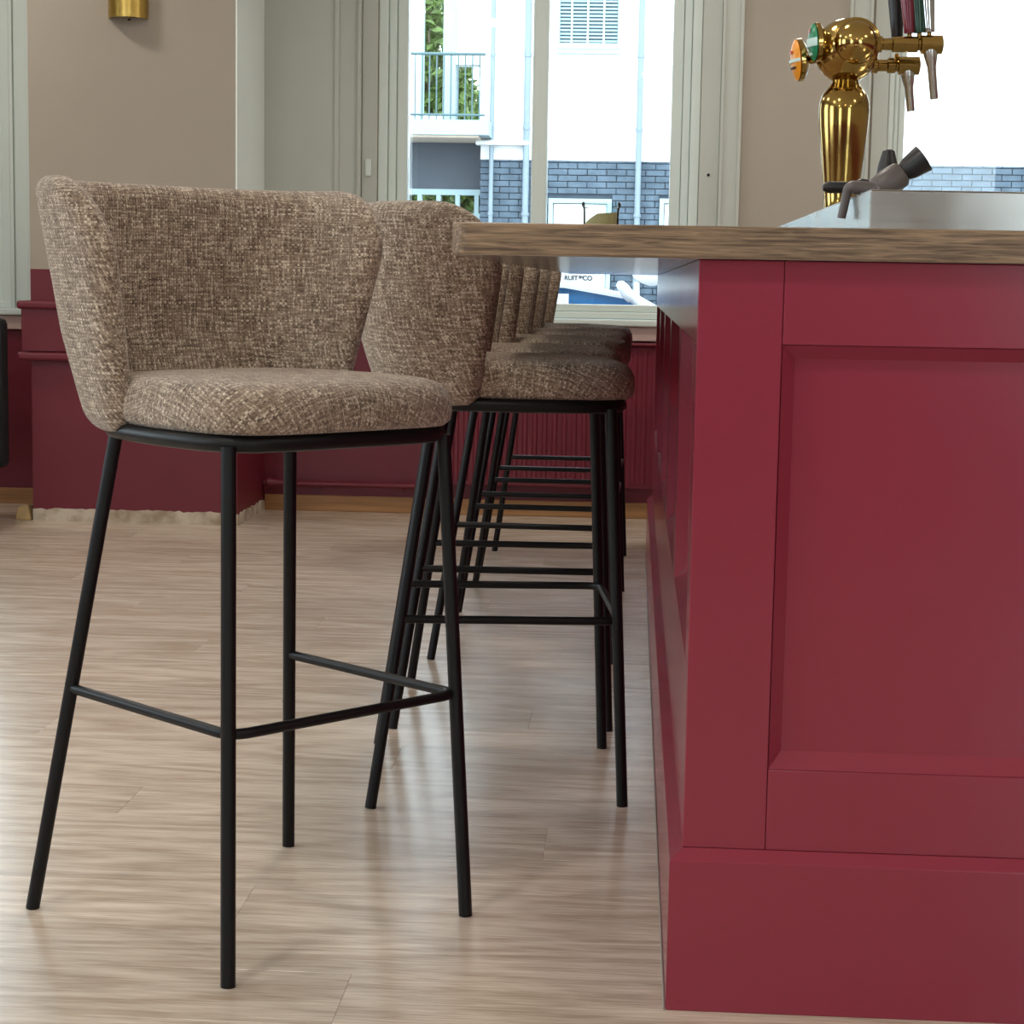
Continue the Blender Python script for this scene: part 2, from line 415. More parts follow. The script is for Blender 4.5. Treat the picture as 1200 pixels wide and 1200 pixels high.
# ragged strip of unpainted plaster at the foot of the pier
def ragged(name, n_, length, h0, amp, seed):
    rr = random.Random(seed); top = []
    for i in range(n_ + 1):
        top.append((i * length / n_, h0 + amp * rr.uniform(-1, 1) * (0.4 + rr.random())))
    return [(0, 0.0), (length, 0.0)] + top[::-1]
mb = MB(); mb.prism(ragged('a', 46, PX1 - PX0, .05, .004, 3), 1, -.004, .001)
pb = struct(mb.build('baseboard_pier', 'raw_plaster')); pb.location = (PX0, PY, 0)
mb = MB(); mb.prism([(y_, z_) for y_, z_ in ragged('b', 26, .56, .045, .008, 9)], 0, -.001, .004)
o = mb.build('plaster_strip', 'raw_plaster', pb); o.location = (PX1 - PX0, 0, 0)
mb = MB(); mb.add([(0,0,0),(.07,-.01,0),(.075,.06,0),(.01,.07,0),(.01,.0,.05),(.05,.0,.065),(.06,.05,.06),(.015,.06,.04)], [(3,2,1,0),(4,5,6,7),(0,1,5,4),(1,2,6,5),(2,3,7,6),(3,0,4,7)])
o = mb.build('skirting_stub', 'wood_chip', bevel=.006); o.location = (PX0 - .078, PY + .01, 0)
tag(o, 'broken pale stub of skirting on the floor beside the burgundy pier', 'wood stub')

# baseboards (varnished oak) along the far wall
bb = struct(empty('baseboard_back', (0, WY, 0)))
for a, b_ in [(RX0, PX0), (PX1 + .005, 0.9), (0.9, RX1)]:
    o = MB().box(a, b_, -.022, -.001, 0, .066).build('board', 'baseboard_oak', bb, bevel=.003)

# casings and window joinery of the far wall
def trim(idx, x0, x1, y0, y1, z0, z1, mat='casing_grey', extra=()):
    o = struct(MB().box(x0, x1, y0, y1, z0, z1).build('trim_%d' % idx, mat, bevel=.003))
    for e in extra: MB().box(*e).build('bead', mat, o, bevel=.002)
    return o
ti = 2
# flat panel between pier and window, with beads
trim(ti, PX1, -1.135, WY - .018, WY - .0005, .80, OZ1 + .2, 'casing_grey', [(-1.245, -1.225, WY - .028, WY - .018, .80, OZ1 + .2), (-1.150, -1.135, WY - .032, WY - .018, .80, OZ1 + .2)]); ti += 1
trim(ti, .334, .420, WY - .018, WY - .0005, .80, OZ1 + .2, 'casing_grey', [(.334, .347, WY - .030, WY - .018, .80, OZ1 + .2), (.405, .420, WY - .028, WY - .018, .80, OZ1 + .2)]); ti += 1
trim(ti, .842, .935, WY - .018, WY - .0005, .80, OZ1 + .2, 'casing_grey', [(.842, .856, WY - .028, WY - .018, .80, OZ1 + .2), (.922, .935, WY - .030, WY - .018, .80, OZ1 + .2)]); ti += 1
trim(ti, -2.60, -2.515, WY - .03, WY - .0005, .80, OZ1 + .2, 'window_white', [(-2.53, -2.515, WY - .045, WY - .03, .80, OZ1 + .2), (-2.60, -2.585, WY - .045, WY - .03, .80, OZ1 + .2)]); ti += 1

def window(idx, x0, x1, frame, mull, sash_only=False):
    """far-wall window: outer reveal lining, two sashes, mullion, panes, sill"""
    r = struct(empty('window_%d' % idx, ((x0 + x1) / 2, WY, OZ0)))
    cx = (x0 + x1) / 2
    def bx(name, mat, a, b_, y0, y1, z0, z1, bev=.004): return MB().box(a - cx, b_ - cx, y0, y1, z0 - OZ0, z1 - OZ0).build(name, mat, r, bevel=bev)
    # reveal lining, slightly set in
    bx('reveal', 'casing_grey', x0 - .064, x0 - .0005, -.004, -.0005, OZ0, OZ1); bx('reveal', 'casing_grey', x1 + .0005, x1 + .079, -.004, -.0005, OZ0, OZ1)
    for s_, xe in ((1, x0), (-1, x1)):
        a = xe; b_ = xe + s_ * frame * .34; c = xe + s_ * frame * .62; d = xe + s_ * frame
        for (p, q, yy0, yy1, nm) in ((a, b_, .012, .15, 'jamb'), (b_, c, .035, .15, 'sash_stile'), (c, d, .055, .15, 'sash_stile')):
            lo, hi = min(p, q), max(p, q); bx(nm, 'window_white', lo + .0004, hi - .0004, yy0, yy1, OZ0 + .03, OZ1)
    g0, g1 = x0 + frame, x1 - frame
    zb = .885
    bx('bottom_rail', 'window_white', g0 - .02, g1 + .02, .055, .15, .855, zb)
    bx('bottom_rail', 'window_white', x0 + .001, x1 - .001, .006, .15, .8265, .8545)
    bx('head_rail', 'window_white', x0 + .001, x1 - .001, .03, .15, OZ1 - .09, OZ1)
    if mull:
        bx('mullion', 'window_white', mull[0], mull[1], .02, .15, zb, OZ1 - .09, .006)
        spans = [(g0, mull[0]), (mull[1], g1)]
    else: spans = [(g0, g1)]
    for a, b_ in spans: bx('pane', 'pane_glass', a + .0005, b_ - .0005, .100, .106, zb + .0005, OZ1 - .0905, 0)
    bx('sill', 'window_white', x0 - .10, x1 + .10, -.05, .012, .7985, .826, .006)
    bx('apron', 'sill_taupe', x0 - .07, x1 + .09, -.026, -.0008, .738, .798, .004)
    return r
w1 = window(1, -1.069, 0.2546, 0.118, (-.4332, -.3704))
hg = MB().box(-.0125, .0125, -.012, .0, -.035, .035).build('hinge', 'window_white', w1, bevel=.003); hg.location = (-1.104 + .4072, -.004, 1.43 - OZ0)
for xx in (.293 + .4072,): 
    k = MB().lathe([(.006, -.006), (.006, .0)], seg=10, axis='y').build('screw', 'black_metal', w1); k.location = (xx, -.004, 1.42 - OZ0)
w2 = window(2, 1.010, 2.28, 0.075, None)
w3 = window(3, -3.88, -2.615, 0.118, (-3.28, -3.22))

# heating pipe and ribbed radiator under the window
pp = MB().tube([(-1.53, WY - .05, .117), (-.78, WY - .05, .117)], .012, 10)
hp = empty('heating_pipe', (-1.155, WY - .05, .117)); tag(hp, 'burgundy painted heating pipe running low along the wall under the window', 'pipe')
o = pp.build('pipe', 'burgundy_wall', hp, smooth=True); o.location = (1.155, -(WY - .05), -.117)
for xx in (-1.50, -.82):
    o = MB().lathe([(.026, 0), (.026, .008), (.018, .02), (.014, .06)], seg=16, axis='x').build('collar', 'burgundy_wall', hp, smooth=True); o.location = (xx - 1.0 + 2.155 - .0, 0, 0); o.location.x = xx + 1.155 - .01
for xx in (-1.3, -.95):
    o = MB().box(-.008, .008, 0, .048, -.02, .004).build('bracket', 'burgundy_wall', hp); o.location = (xx + 1.155, 0, 0)
rad = empty('radiator', (-.29, WY - .07, .13)); tag(rad, 'burgundy painted ribbed panel radiator on the wall below the window', 'radiator')
MB().box(-.49, .405, -.005, .02, .0, .59).build('back_panel', 'burgundy_wall', rad, bevel=.006)
rib = None
for k in range(22):
    x = -.47 + k * .0407
    if rib is None:
        rib = MB().prism([(-.012, -.005), (-.006, -.011), (.006, -.011), (.012, -.005)], 2, .02, .57).build('rib', 'burgundy_wall', rad); o = rib
    else: o = rib.copy(); COL.objects.link(o)
    o.location = (x, 0, 0)
MB().box(-.49, .405, -.03, .02, .5905, .602).build('top_grille', 'burgundy_wall', rad, bevel=.004)
for xx in (-.4, .3): MB().box(xx - .015, xx + .015, .02, .069, .1, .5).build('wall_bracket', 'burgundy_wall', rad)

# brass wall sconce on the pier
sc = empty('wall_sconce', (-1.955, PY, 1.945)); tag(sc, 'half-round brushed brass wall sconce on the taupe pier', 'wall lamp')
segs = 28; outer = [(-.0760 * math.cos(PI * k / segs), -.085 * math.sin(PI * k / segs) - .004) for k in range(segs + 1)]
inner = [(-.0735 * math.cos(PI * k / segs), -.082 * math.sin(PI * k / segs) - .004) for k in range(segs + 1)]
MB().prism(outer + inner[::-1], 2, 0.0, .26).build('shade', 'brushed_brass', sc, smooth=True)
MB().box(-.05, .05, -.004, -.0005, .03, .23).build('back_plate', 'brushed_brass', sc)
MB().lathe([(.004, -.006), (.006, -.003), (.006, .0)], seg=12).build('screw', 'black_metal', sc).location = (.008, -.03, -.002)
MB().tube([(.008, -.004, .04), (.008, -.03, .04), (.008, -.03, .0)], .003, 8).build('arm', 'brushed_brass', sc)

# ceiling lamps
cl0 = None
for i, (x, y) in enumerate([(-2.8, -2.2), (0.2, -2.2), (3.0, -2.2), (-2.8, 1.35), (-1.1, 1.35), (2.8, 1.35), (-2.8, 4.0), (-0.4, 4.0), (2.6, 4.0), (-2.8, 6.6), (0.4, 6.6), (2.6, 6.6)]):
    r = empty('ceiling_lamp', (x, y, RZ)); tag(r, 'round white surface-mounted ceiling lamp', 'ceiling lamp', 'round lamps on the ceiling')
    if cl0 is None:
        a = MB().lathe([(.20, -.07), (.21, -.06), (.21, 0)], seg=32).build('housing', 'lamp_housing', r, smooth=True); b = MB().lathe([(.17, -.078), (.185, -.0705)], seg=32).build('diffuser', 'lamp_glow', r, smooth=True); cl0 = (a, b)
    else:
        for k in cl0: c = k.copy(); COL.objects.link(c); c.parent = r
    ld = bpy.data.lights.new('lamp_light', 'AREA'); ld.shape = 'DISK'; ld.size = .34; ld.energy = LAMP; ld.color = (1.0, 0.94, 0.86)
    lo = bpy.data.objects.new('lamp_light', ld); COL.objects.link(lo); lo.parent = r; lo.location = (0, 0, -.09)

# ------------------------------------------------------------------ the bar
BD, BXL, BXR, BYE = 2.516, 0.084, 0.95, 6.85       # face plane, left side plane, right side, far end
PLD, PLX = 2.498, 0.0665
bar = empty('bar_counter', (0.5, 4.6, 0)); tag(bar, 'burgundy painted panelled bar counter under a wooden top', 'bar counter')
def P(mb, name, mat='burgundy_gloss', bevel=0.0, smooth=False, par=None):
    o = mb.build(name, mat, par or bar, bevel=bevel, smooth=smooth); o.location = (-0.5, -4.6, 0); return o
T = .020; CT = 1.0045
P(MB().box(BXL + T + .012, BXR - .001, BD + T + .012, BYE - .001, 0.0, CT - .002), 'carcass')
# end face: stiles, rails, bevelled recessed panel
SX = .1945; EX2 = BXR - .11
zpl = .2215
for a, b_ in ((BXL, SX), (EX2, BXR)): P(MB().box(a, b_ - .0006, BD, BD + T, zpl, CT - .0005), 'stile', bevel=.0014)
P(MB().box(SX, EX2 - .0006, BD, BD + T, .8960, CT - .0005), 'top_rail', bevel=.0014)
P(MB().box(SX, EX2 - .0006, BD, BD + T, zpl, .3316), 'bottom_rail', bevel=.0014)
def panel_xz(x0, x1, z0, z1, bw, depth, y):
    i = [(x0 + bw, y + depth, z0 + bw * 1.25), (x1 - bw, y + depth, z0 + bw * 1.25), (x1 - bw, y + depth, z1 - bw), (x0 + bw, y + depth, z1 - bw)]
    o_ = [(x0, y + .0008, z0), (x1, y + .0008, z0), (x1, y + .0008, z1), (x0, y + .0008, z1)]
    bk = [(x0, y + depth + .012, z0), (x1, y + depth + .012, z0), (x1, y + depth + .012, z1), (x0, y + depth + .012, z1)]
    return MB().add(o_ + i + bk, [(4,5,6,7),(0,1,5,4),(1,2,6,5),(2,3,7,6),(3,0,4,7),(11,10,9,8),(0,8,9,1),(1,9,10,2),(2,10,11,3),(3,11,8,0)])
P(panel_xz(SX + .0003, EX2 - .001, .3322, .8954, .0175, .019, BD), 'panel')
# long side facing the stools: posts, rails, five recessed panels
zs0, zs1 = .458, .8955
n_p = 5; st = .095; y_first = BD + T + .0005
posts = [(y_first, BD + .11)]
pitch = (BYE - .06 - (BD + .11)) / n_p
for k in range(1, n_p): yc = BD + .11 + k * pitch; posts.append((yc - st, yc))
posts.append((BYE - .06, BYE))
for a, b_ in posts: P(MB().box(BXL, BXL + T, a, b_, zpl, CT - .0005), 'stile', bevel=.0014)
for k in range(n_p):
    a, b_ = posts[k][1] + .0006, posts[k + 1][0] - .0006
    P(MB().box(BXL, BXL + T, a, b_, zs1, CT - .0005), 'top_rail', bevel=.0014)
    P(MB().box(BXL, BXL + T, a, b_, zpl, zs0), 'bottom_rail', bevel=.0014)
    mbp = panel_xz(a, b_, zs0 + .0005, zs1 - .0005, .0175, .019, BXL)
    mbp.v = [(v[1], v[0], v[2]) for v in mbp.v]
    P(mbp, 'panel')
P(MB().box(BXL, BXR, BYE, BYE + T, zpl, CT - .0005), 'end_board')
# plinth with a chamfered top, mitred at the corner
pz, zt = .2075, .2212
P(MB().add([(PLX, PLD, 0), (BXR, PLD, 0), (BXR, PLD + .03, 0), (PLX + .03, PLD + .03, 0), (PLX, PLD, pz), (BXR, PLD, pz), (BXR, BD, zt), (BXL, BD, zt), (BXR, PLD + .03, zt), (PLX + .03, PLD + .03, zt)],
    [(0,1,5,4),(4,5,6,7),(7,6,8,9),(3,2,1,0),(1,2,8,6,5),(2,3,9,8),(0,4,7,9,3)]), 'plinth_board', bevel=.0014)
P(MB().add([(PLX, PLD, 0), (PLX, BYE + T, 0), (PLX + .03, BYE + T, 0), (PLX + .03, PLD + .03, 0), (PLX, PLD, pz), (PLX, BYE + T, pz), (BXL, BYE + T, zt), (BXL, BD, zt), (PLX + .03, BYE + T, zt), (PLX + .03, PLD + .03, zt)],
    [(0,1,5,4),(4,5,6,7),(7,6,8,9),(3,2,1,0),(1,2,8,6,5),(2,3,9,8),(0,4,7,9,3)]), 'plinth_board', bevel=.0014)
P(MB().tube([(PLX - .0015, PLD, .0015), (PLX - .0015, BYE + T, .0015)], .0016, 8), 'sealant_bead', 'silicone')

# worktop with rounded corner
cx0, cx1, cy0, cy1 = -.2375, 1.05, 2.497, 6.98
def rrect(x0, x1, y0, y1, r_, n_=8):
    pts = []
    for (cx, cy, a0) in ((x1 - r_, y1 - r_, 0), (x0 + r_, y1 - r_, PI/2), (x0 + r_, y0 + r_, PI), (x1 - r_, y0 + r_, 1.5 * PI)):
        for k in range(n_ + 1): a = a0 + PI/2 * k / n_; pts.append((cx + r_ * math.cos(a), cy + r_ * math.sin(a)))
    return pts
paint('laminate', (150, 146, 140), 0.12, 0.03)
ctop = MB().prism(rrect(cx0, cx1, cy0, cy1, .022), 2, 0, .042); ctop.mi[0] = 1
ctop = ctop.build('counter_top', ['counter_oak', 'laminate'], bevel=.003)
ctop.location = (0, 0, CT); tag(ctop, 'thick oak-grained counter top overhanging the burgundy bar', 'counter top')
CZ = CT + .042

# ------------------------------------------------------------------ bar stool
def stool():
    root = empty('bar_stool')
    # legs
    for sgn in (-1, 1):
        MB().tube([(-.235, sgn * .249, .0), (-.125, sgn * .163, .742)], .0105, 14).build('leg', 'black_metal', root, smooth=True)
        MB().tube([(.235, sgn * .225, .0), (.200, sgn * .198, .742)], .0105, 14).build('leg', 'black_metal', root, smooth=True)
    def leg_at(z, rear):
        t_ = z / .742
        return (-.235 + .11 * t_, .249 - .086 * t_) if rear else (.235 - .035 * t_, .225 - .027 * t_)
    # U-shaped footrest
    zf = .348; rx, ry = leg_at(zf, True); fx, fy = leg_at(zf, False); fx += .004; fy -= .002
    path = fillet([(rx, -ry, zf), (fx, -fy, zf), (fx, fy, zf), (rx, ry, zf)], .034, 8)
    MB().tube(path, .0078, 12).build('footrest', 'black_metal', root, smooth=True)
    # seat frame: closed flat rail through the leg tops
    pts = []
    N = 64
    for k in range(N):
        a = 2 * PI * k / N; c, s_ = math.cos(a), math.sin(a)
        e = 2 / 5.0
        x = (abs(c) ** e) * (1 if c > 0 else -1); y = (abs(s_) ** e) * (1 if s_ > 0 else -1)
        wy = .208 - .026 * max(0, -x)
        pts.append((.040 + x * (.186 if x > 0 else .200), y * wy, .7455))
    mbf = MB().tube(pts, .0125, 10, closed=True); mbf.build('seat_frame', 'black_metal', root, smooth=True)
    MB().prism([(x * .97 + .001, y * .97) for x, y, z in pts], 2, .744, .752).build('seat_pan', 'black_metal', root)
    # seat cushion
    mb = MB(); uvs = []; N = 72
    prof = [(.05, .756), (.5, .756), (.86, .756), (.955, .758), (.992, .766), (1.0, .780), (.994, .796), (.974, .811), (.935, .822), (.86, .828), (.7, .831), (.4, .833), (.12, .833)]
    arc = 0.0; arcs = [0] * len(prof); tot = 0
    for i in range(len(prof) - 2, -1, -1):
        tot += math.hypot((prof[i][0] - prof[i+1][0]) * .225, prof[i][1] - prof[i+1][1]); arcs[i] = tot
    for i, (q, z) in enumerate(prof):
        for k in range(N):
            a = 2 * PI * k / N; c, s_ = math.cos(a), math.sin(a); e = 2 / 5.0
            x = (abs(c) ** e) * (1 if c > 0 else -1); y = (abs(s_) ** e) * (1 if s_ > 0 else -1)
            lx = .035 + x * (.218 if x > 0 else .205) * q; ly = y * (.220 - .035 * max(0, -x)) * q
            zz = z - (.004 * max(0, lx - .1) / .15 if z > .80 else 0)     # front rolls down a little
            mb.v.append((lx, ly, zz)); L = arcs[i] + .03
            nv = Vector((x, y)).normalized(); uvs.append((nv.x * L, nv.y * L))
    for i in range(len(prof) - 1):
        for k in range(N): mb.f.append((i*N+k, i*N+(k+1)%N, (i+1)*N+(k+1)%N, (i+1)*N+k))
    mb.f.append(tuple(range(N))[::-1]); mb.f.append(tuple((len(prof)-1)*N+k for k in range(N))); mb.mi = [0] * len(mb.f); mb.uv = uvs
    mb.build('seat', 'tweed', root, smooth='all')
    # wrap-round shell backrest
    NA, NB = 96, 40; zb, zt_ = .742, 1.112; Th = .024
    def plan(z, s_):
        """centre line of the shell at height z; s_ = signed arc length from the middle of the back"""
        t_ = (z - zb) / (zt_ - zb)
        W = .196 + .075 * t_ ** 1.15; A = .195 + .055 * min(1, t_ / .4) ** .7 + .006 * t_
        return W, A
    cache = {}
    def curve(z):
        W, A = plan(z, 0); n_ = 3.2; pts_ = []
        M_ = 200
        for k in range(M_ + 1):      # from the middle of the back round to the side (quarter super-ellipse), then straight wing
            th = PI / 2 * k / M_; x = -A * math.cos(th) ** (2 / n_) if k < M_ else 0.0; y = W * math.sin(th) ** (2 / n_)
            pts_.append((x, y))
        pts_ += [(.03, W * 1.004), (.1, W * 1.01)]
        cum = [0.0]
        for i in range(1, len(pts_)): cum.append(cum[-1] + math.hypot(pts_[i][0]-pts_[i-1][0], pts_[i][1]-pts_[i-1][1]))
        return pts_, cum
    def at(cv, s_):
        pts_, cum = cv; s0 = abs(s_); i = 1
        lo, hi = 1, len(cum) - 1
        while lo < hi:
            mid = (lo + hi) // 2
            if cum[mid] < s0: lo = mid + 1
            else: hi = mid
        i = lo; t_ = (s0 - cum[i-1]) / max(1e-9, cum[i] - cum[i-1])
        x = pts_[i-1][0] + (pts_[i][0] - pts_[i-1][0]) * t_; y = pts_[i-1][1] + (pts_[i][1] - pts_[i-1][1]) * t_
        return Vector((x, y if s_ >= 0 else -y))
    grid = []
    for j in range(NB + 1):
        b_ = j / NB; b_ = .5 - .5 * math.cos(PI * b_)          # finer towards the edges
        z = zb + b_ * (zt_ - zb); cv = curve(z); t_ = b_
        # tip: where x reaches xt
        xt = -.046 + .038 * min(1, t_ / .75)
        pts_, cum = cv; smax = 0
        for i in range(1, len(pts_)):
            if pts_[i][0] >= xt: 
                q = (xt - pts_[i-1][0]) / (pts_[i][0] - pts_[i-1][0] + 1e-9); smax = cum[i-1] + q * (cum[i] - cum[i-1]); break
        ru, rl = .125, .03
        if z > zt_ - ru: d_ = z - (zt_ - ru); smax -= (ru - math.sqrt(max(0, ru * ru - d_ * d_))) * 1.0
        if z < zb + rl: d_ = (zb + rl) - z; smax -= (rl - math.sqrt(max(0, rl * rl - d_ * d_))) * .8
        rowp = []
        for i in range(NA + 1):
            a = -1 + 2 * i / NA; a = math.sin(a * PI / 2)
            s_ = a * smax
            p = at(cv, s_); q0 = at(cv, s_ - .004); q1 = at(cv, s_ + .004); tg = (q1 - q0).normalized(); nr = Vector((tg.y, -tg.x))
            # outward normal (away from the sitter)
            if nr.dot(p - Vector((.05, 0))) < 0: nr = -nr
            ed = min(smax - abs(s_), zt_ - z, z - zb)
            th = Th * math.sqrt(max(0.0, 1 - (1 - min(1, ed / .034)) ** 2))
            rowp.append((p, nr, z, th, s_))
        grid.append(rowp)
    mb = MB(); idx = {}; luv = []
    for side in (1, -1):
        pos = {}
        for j in range(NB + 1):
            for i in range(NA + 1):
                p, nr, z, th, s_ = grid[j][i]; q = p + nr * (side * th); pos[(j, i)] = Vector((q.x, q.y, z))
                if side == -1 and (j in (0, NB) or i in (0, NA)): idx[(side, j, i)] = idx[(1, j, i)]; continue
                idx[(side, j, i)] = len(mb.v); mb.v.append((q.x, q.y, z))
        # surface arc lengths measured from the middle give an undistorted weave
        U, V = {}, {}; mi_, mj = NA // 2, NB // 2
        for j in range(NB + 1):
            U[(j, mi_)] = 0.0
            for i in range(mi_ + 1, NA + 1): U[(j, i)] = U[(j, i-1)] + (pos[(j, i)] - pos[(j, i-1)]).length
            for i in range(mi_ - 1, -1, -1): U[(j, i)] = U[(j, i+1)] - (pos[(j, i)] - pos[(j, i+1)]).length
        for i in range(NA + 1):
            V[(mj, i)] = .95
            for j in range(mj + 1, NB + 1): V[(j, i)] = V[(j-1, i)] + (pos[(j, i)] - pos[(j-1, i)]).length
            for j in range(mj - 1, -1, -1): V[(j, i)] = V[(j+1, i)] - (pos[(j, i)] - pos[(j+1, i)]).length
        for j in range(NB):
            for i in range(NA):
                c4 = [(j, i), (j, i+1), (j+1, i+1), (j+1, i)]; f = tuple(idx[(side,) + k] for k in c4)
                luv.append({v: (U[k], V[k]) for v, k in zip(f, c4)})
                mb.f.append(f if side == 1 else f[::-1])
    mb.mi = [0] * len(mb.f); mb.luv = luv
    mb.build('backrest', 'tweed', root, smooth='all')
    return root
s0 = stool(); s0.location = (-.55985, 2.844425, 0); s0.rotation_euler = (0, 0, math.radians(-41.68))
tag(s0, 'beige tweed bar stool turned away from the bar, its open seat showing', 'bar stool', 'tweed bar stools')
ROW = [((-.254, 3.712), 5.8, 'beige tweed bar stool first in the row, by the bar corner'),
       ((-.275, 4.335), 2.0, 'second tweed bar stool in the row, counting from the bar corner'),
       ((-.258, 5.10), -1.5, 'middle tweed bar stool of the five tucked under the counter'),
       ((-.255, 5.83), -1.0, 'tweed bar stool next to last in the row towards the window'),
       ((-.255, 6.64), -2.0, 'tweed bar stool in the row standing closest to the radiator and window')]
for (xy, rz, lab) in ROW:
    c = copy_tree(s0); c.location = (xy[0], xy[1], 0); c.rotation_euler = (0, 0, math.radians(rz)); c['label'] = lab

# ------------------------------------------------------------------ things on the counter
SZ = 1.0995
st_ = empty('steel_worktop', (.65, 4.2, CZ)); tag(st_, 'raised stainless steel drip tray unit on the counter', 'steel unit')
sx0, sx1, sy0, sy1 = .308, 1.0, 2.58, 6.2
def Sx(mb, name, mat='steel', bevel=.0012): o = mb.build(name, mat, st_, bevel=bevel); o.location = (-.65, -4.2, -CZ); return o
Sx(MB().box(sx0, sx1, sy0, sy0 + .003, CZ, SZ - .0015), 'front_apron')
Sx(MB().box(sx0, sx0 + .003, sy0 + .0032, sy1, CZ, SZ - .0015), 'side_apron')
Sx(MB().box(sx0, sx1, sy0, sy1, SZ - .0013, SZ), 'top_sheet', bevel=.0004)
Sx(MB().box(sx1 - .003, sx1, sy0 + .0032, sy1, CZ, SZ - .0015), 'side_apron')

# brass beer tower
tw = empty('beer_tower', (.386, 3.70, SZ)); tag(tw, 'polished brass beer tap tower on the steel unit', 'beer tap')
z0 = SZ
MB().lathe([(.052, 0), (.052, .006), (.036, .012), (.031, .022), (.034, .06), (.0405, .12), (.0455, .17), (.0475, .200), (.0465, .215), (.042, .230), (.033, .243), (.0265, .251), (.0245, .258)], seg=40).build('column', 'brass', tw, smooth=True)
MB().lathe([(.0245, .2585), (.028, .260), (.028, .266), (.0245, .268), (.0235, .276)], seg=32).build('neck_ring', 'brass', tw, smooth=True)
bz = .311
prof = [(max(.0005, .060 * math.sin(PI * k / 24)), -.060 * math.cos(PI * k / 24)) for k in range(25)]
o = MB().lathe(prof, seg=40).build('ball', 'brass', tw, smooth='all'); o.location = (.0, 0, bz)
# domed cap on the side of the ball facing the room end
prof = [(.0005, -.034)] + [(.040 * math.sin(PI / 2 * k / 8), -.034 * math.cos(PI / 2 * k / 8)) for k in range(1, 9)] + [(.046, .002), (.046, .010), (.040, .014)]
o = MB().lathe(prof, seg=40, axis='y').build('end_cap', 'brass', tw, smooth=True); o.location = (.012, -.050, bz + .010)
# two medallions on arms, facing the stools
def medallion(loc, mface, tilt, r_=.036):
    par = MB().lathe([(r_ * .86, -.002), (r_, .0), (r_, .008), (r_ * .7, .016), (.010, .022), (.008, .05)], seg=32, axis='x').build('medallion', 'brass', tw, smooth=True)
    par.location = loc; par.rotation_euler = (0, tilt, math.radians(8))
    f = MB().lathe([(.0005, -.0105), (r_ * .4, -.0095), (r_ * .75, -.0062), (r_ * .95, -.0022), (r_ * .95, -.0018)], seg=32, axis='x').build('medallion_face', mface, par, smooth=True)
    return par
a = medallion((-.062, -.030, bz + .012), 'badge_green', math.radians(-4))
def strip(par, mat, z0_, z1_, r_, nm, y0=None, y1=None):
    """a raised printed field that follows the domed face"""
    mb = MB(); ny, nz_ = 12, 6; ids = []
    for j in range(nz_ + 1):
        zz = z0_ + (z1_ - z0_) * j / nz_; hw = math.sqrt(max(0, (r_ * .93) ** 2 - zz * zz)); ya = -hw if y0 is None else y0; yb = hw if y1 is None else y1
        for i in range(ny + 1):
            yy = ya + (yb - ya) * i / ny; rr = min(1, math.hypot(yy, zz) / (r_ * .95)); mb.v.append((-.0112 * (1 - rr ** 2.2) - .0026, yy, zz))
    for j in range(nz_):
        for i in range(ny): mb.f.append((j*(ny+1)+i, j*(ny+1)+i+1, (j+1)*(ny+1)+i+1, (j+1)*(ny+1)+i))
    mb.mi = [0] * len(mb.f); o_ = mb.build(nm, mat, par); md = o_.modifiers.new('solid', 'SOLIDIFY'); md.thickness = .0006; return o_
strip(a, 'badge_pale', -.009, .006, .036, 'name_band'); strip(a, 'badge_red', .017, .025, .036, 'star_mark', -.005, .005); strip(a, 'badge_pale', -.024, -.019, .036, 'small_print', -.012, .012)
b = medallion((-.088, .030, bz - .014), 'badge_orange', math.radians(-6), .040)
strip(b, 'badge_red', .012, .018, .040, 'red_mark', -.010, .010); strip(b, 'badge_pale', -.005, .001, .040, 'pale_band'); strip(b, 'black_plastic', -.017, -.013, .040, 'dark_line', -.02, .02)
for loc, l in (((-.0, -.030, bz + .012), .03), ((.0, .030, bz - .014), .05)):
    pass
# two taps on the serving side, each with spout and handles
def tap_set(yoff, zoff, reach, handles, spout_l):
    body = MB().lathe([(.013, 0.0), (.015, .002), (.015, .012), (.011, .014), (.011, .03), (.0145, .032), (.0145, reach - .045), (.011, reach - .043), (.011, reach - .04), (.017, reach - .038), (.017, reach), (.012, reach + .002)], seg=24, axis='x').build('tap', 'brass', tw, smooth=True)
    body.location = (.050, yoff, bz + zoff)
    s_ = MB().lathe([(.0065, -spout_l), (.0075, -spout_l + .002), (.0082, -.040), (.009, -.038), (.014, -.014), (.014, -.008)], seg=18).build('spout', 'steel', body, smooth=True)
    s_.location = (reach - .022, 0, 0); s_.rotation_euler = (0, math.radians(-7), 0)
    for (hx, mat, base, tilt) in handles:
        stem = MB().lathe([(.005, .010), (.004, .022)], seg=12).build('handle_stem', 'brass', body, smooth=True); stem.location = (hx, 0, 0)
        h = MB().lathe([(.0095, .0), (.0105, .003), (.0105, .010), (.0125, .04), (.0150, .08), (.0150, .088), (.010, .094)], seg=20).build('handle', mat, body, smooth=True)
        h.location = (hx, 0, base); h.rotation_euler = (0, math.radians(tilt), 0)
    return body
tap_set(-.028, .010, .122, [(.062, 'handle_burgundy', .020, -5), (.098, 'chrome', .022, -6), (.080, 'handle_green', .021, -6)], .10)
tap_set(.032, -.022, .090, [(.048, 'black_plastic', .040, -4)], .085)

